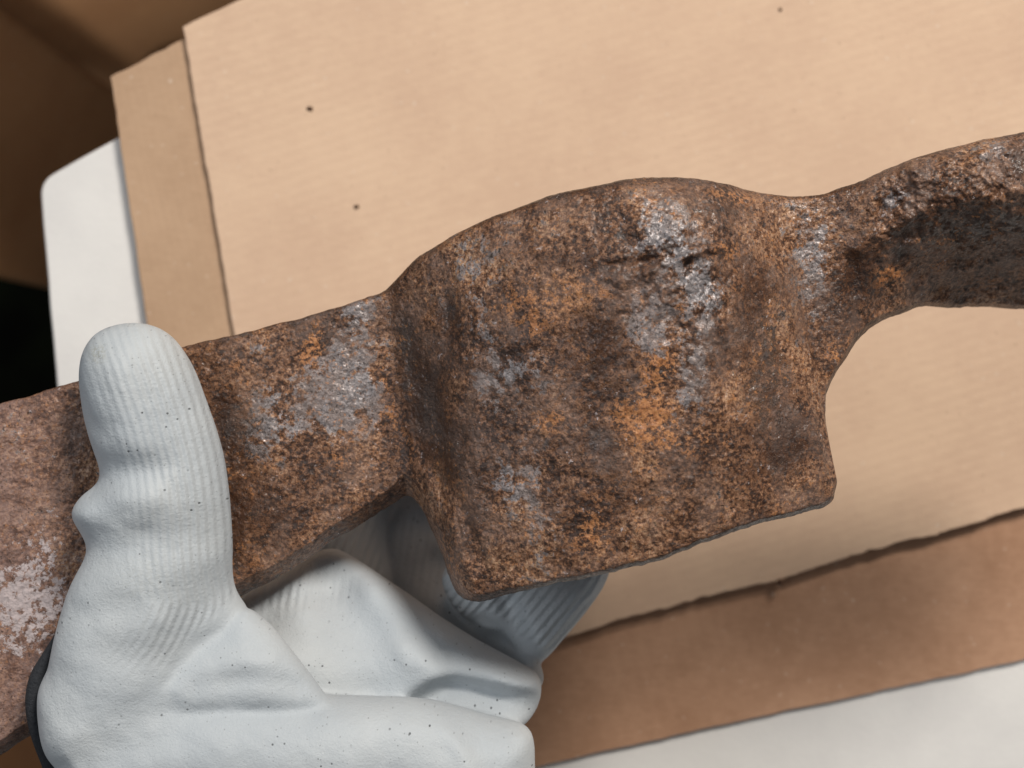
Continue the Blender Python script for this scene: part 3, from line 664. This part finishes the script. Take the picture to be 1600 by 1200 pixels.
# hand's bulk behind, joining thumb base, palm and fingers below the blade edge
bulk = lobe([(330, 1040), (430, 1000), (560, 960), (700, 1000), (800, 1080), (800, 1400), (200, 1420), (140, 1250), (200, 1150)], [(500, 1200, -150), (300, 1200, -90), (560, 990, -300), (760, 1060, -270)], 90, 110)
bounce_block = lobe([(400, 830), (470, 700), (560, 600), (760, 590), (880, 680), (910, 800), (880, 880), (700, 960), (450, 960)], [(600, 700, -590), (800, 780, -560), (500, 860, -520)], 80, 85)  # unseen lobe added behind the blade to block table bounce into the notch
Fv = smin(Fv, np.minimum(bulk, bounce_block), 20)
Fv[:, :2, :] = 50; Fv[:, :, :1] = 50
def surface_nets(F, ox, oy, oz, h):
    nx, ny, nz = F.shape; cs = (nx - 1, ny - 1, nz - 1)
    cnt = np.zeros(cs, np.float32); acc = [np.zeros(cs, np.float32) for _ in range(3)]
    s = F < 0; corners = [(i, j, k) for i in (0, 1) for j in (0, 1) for k in (0, 1)]
    def sl(A, c): return A[c[0]:c[0] + cs[0], c[1]:c[1] + cs[1], c[2]:c[2] + cs[2]]
    for c in corners:
        for ax in range(3):
            if c[ax]: continue
            d = list(c); d[ax] = 1; fa = sl(F, c); fb = sl(F, d); cr = sl(s, c) != sl(s, d)
            t = np.where(cr, fa / np.where(cr, fa - fb, 1), 0)
            cnt += cr
            for q_ in range(3): acc[q_] += np.where(cr, (t if q_ == ax else c[q_]), 0)
    act = cnt > 0; idx = -np.ones(cs, np.int64); idx[act] = np.arange(act.sum())
    ii = np.argwhere(act); V = np.stack([ii[:, q_] + acc[q_][act] / cnt[act] for q_ in range(3)], 1) * h + np.array([ox, oy, oz])
    Q = []
    for ax in range(3):
        a_, b_ = [(1, 2), (2, 0), (0, 1)][ax]
        sh = [nx, ny, nz]; r = [slice(1, n - 1) for n in sh]; r[ax] = slice(0, sh[ax] - 1)
        s0 = s[tuple(r)]; r2 = list(r); r2[ax] = slice(1, sh[ax]); s1 = s[tuple(r2)]
        e = np.argwhere(s0 != s1); off = np.ones(3, int); off[ax] = 0; e = e + off
        fl_ = s0[tuple((e - off).T)]
        def g(da, db):
            p = e.copy(); p[:, a_] -= da; p[:, b_] -= db; return idx[tuple(p.T)]
        q_ = np.stack([g(1, 1), g(0, 1), g(0, 0), g(1, 0)], 1); q_[~fl_] = q_[~fl_][:, ::-1]; Q.append(q_)
    return V, np.vstack(Q)
GV, GQ = surface_nets(Fv, gx[0], gy[0], gz[0], H)
# plain relaxation of voxel steps
def relax(V, Q, n):
    E = np.vstack([Q[:, [0, 1]], Q[:, [1, 2]], Q[:, [2, 3]], Q[:, [3, 0]]]); N = len(V)
    deg = np.bincount(E[:, 0], minlength=N) + np.bincount(E[:, 1], minlength=N)
    for _ in range(n):
        A_ = np.stack([np.bincount(E[:, 0], V[E[:, 1], k], N) + np.bincount(E[:, 1], V[E[:, 0], k], N) for k in range(3)], 1) / deg[:, None]
        V = V * .5 + A_ * .5
    return V
GV = relax(GV, GQ, 2)
kz = (CH - GV[:, 2]) / CH; gpx = GV[:, 0] / kz + 800; gpy = 600 - GV[:, 1] / kz
GV[:, 2] += np.where(GV[:, 2] > -60, 1, .6) * (2.0 * fbm(gpx, gpy, 90, 3, 70) + .7 * fbm(gpx, gpy, 30, 2, 71))
ci = [np.clip(((GV[:, k] - g[0]) / H).round().astype(int), 0, len(g) - 1) for k, g in enumerate((gx, gy, gz))]
stack = np.stack([f[ci[0], ci[1], ci[2]] for f in (f_thumb, f_palm, f_web, f_mid, f_fA, f_fB, f_fC)], 1); which = stack.argmin(1)
gT = catmull([(235, 380), (275, 480), (305, 565), (330, 640), (350, 720), (360, 800), (364, 880), (372, 960), (330, 1060), (260, 1150)], False, 8)
dT_ = seg_dist(gpx, gpy, gT)
gC = catmull([(990, 800), (950, 912), (916, 955), (882, 996), (840, 1045)], False, 6); dC_ = seg_dist(gpx, gpy, gC)
rib = np.where(which == 0, dT_, np.where(which == 6, dC_, np.where(which == 5, gpx * .93 + gpy * .36, gpx + .15 * gpy)))
amp = np.zeros(len(GV))
amp = np.where(which == 0, sstep(200, 60, dT_) * .85 * sstep(1080, 960, gpy) * (.45 + .55 * sstep(520, 600, gpy)), amp)
amp = np.where(which == 6, 1.6, amp); amp = np.where(which == 5, 1.5, amp)
amp = np.where(which == 3, .8 * np.exp(-(((gpx - 450) / 70) ** 2 + ((gpy - 925) / 28) ** 2)), amp); amp = np.where(which == 4, .3 * sstep(1000, 900, gpy), amp)
dirt = np.exp(-(((gpx - 152) / 12) ** 2 + ((gpy - 553) / 14) ** 2)) * 2.4 + .5 * np.exp(-(((gpx - 225) / 60) ** 2 + ((gpy - 900) / 50) ** 2)) + .35 * np.exp(-(((gpx - 280) / 40) ** 2 + ((gpy - 560) / 50) ** 2))
hand = empty('person', (-.02, -.06, BASE), 'hand in a light grey coated work glove gripping the rusty blade', 'person')
gl = mesh_obj('work_glove', (GV * U) - np.array([-.02, -.06, 0]), GQ, M_glove, hand)
bd_ = np.zeros(len(GV))
for q1, q2 in ((0, 1), (1, 2), (2, 3), (3, 0)):
    df = (which[GQ[:, q1]] != which[GQ[:, q2]]) | (abs(rib[GQ[:, q1]] - rib[GQ[:, q2]]) > 9); bd_[GQ[df, q1]] = 1; bd_[GQ[df, q2]] = 1
E_ = np.vstack([GQ[:, [0, 1]], GQ[:, [1, 2]], GQ[:, [2, 3]], GQ[:, [3, 0]]]); dg = np.bincount(E_[:, 0], minlength=len(GV)) + np.bincount(E_[:, 1], minlength=len(GV))
for _ in range(10): amp = .4 * amp + .6 * (np.bincount(E_[:, 0], amp[E_[:, 1]], len(GV)) + np.bincount(E_[:, 1], amp[E_[:, 0]], len(GV))) / dg
bs = bd_.copy()
for _ in range(3): np.maximum.at(bs, E_[:, 0], bs[E_[:, 1]] * .999); np.maximum.at(bs, E_[:, 1], bs[E_[:, 0]] * .999)
keep = 1 - np.clip(bs, 0, 1)
for _ in range(4): keep = np.where(bd_ > 0, 0, .5 * keep + .5 * (np.bincount(E_[:, 0], keep[E_[:, 1]], len(GV)) + np.bincount(E_[:, 1], keep[E_[:, 0]], len(GV))) / dg)
amp = amp * keep
set_attr(gl, 'rib', rib); set_attr(gl, 'ribamp', amp); set_attr(gl, 'dirt', dirt)
# black knitted cuff edge and sleeve
def tube(name, pts, rad, mat, parent, off, n=14):
    P = catmull(pts, False, 10); rr = np.interp(np.linspace(0, 1, len(P)), np.linspace(0, 1, len(rad)), rad)
    V = []; F = []
    for i, p in enumerate(P):
        t = P[min(i + 1, len(P) - 1)] - P[max(i - 1, 0)]; t /= np.linalg.norm(t); a_ = np.cross(t, [0, 0, 1]); a_ /= np.linalg.norm(a_); b_ = np.cross(a_, t)
        for j in range(n):
            th_ = 2 * math.pi * j / n; V.append(p + rr[i] * (a_ * math.cos(th_) + b_ * math.sin(th_) * 1.6))
    for i in range(len(P) - 1):
        for j in range(n): k_ = (j + 1) % n; F.append((i * n + j, i * n + k_, (i + 1) * n + k_, (i + 1) * n + j))
    c0 = len(V); V.append(P[0]); V.append(P[-1])
    for j in range(n):
        k_ = (j + 1) % n; F.append((c0, k_, j, c0)) if 0 else None
    V = np.array(V[:c0]); 
    return mesh_obj(name, V * U - np.array(off), F, mat, parent)
def P3(px, py, z): q_ = W(np.array([px, py], float), z); return (q_[0], q_[1], z)
tube('cuff', [P3(92, 990, 60), P3(78, 1022, 62), P3(62, 1058, 64), P3(57, 1095, 64), P3(64, 1140, 62), P3(88, 1205, 58), P3(120, 1290, 50), P3(160, 1420, 40)], [4, 10, 14, 15, 15, 15, 18, 20], M_cuff, hand, (-.02, -.06, 0))
tube('sleeve', [P3(92, 1190, -60), P3(140, 1300, -60), P3(240, 1460, -70), P3(330, 1700, -80)], [34, 70, 150, 200], M_cuff, hand, (-.02, -.06, 0))
print('tool verts', len(Vw), 'glove verts', len(GV))
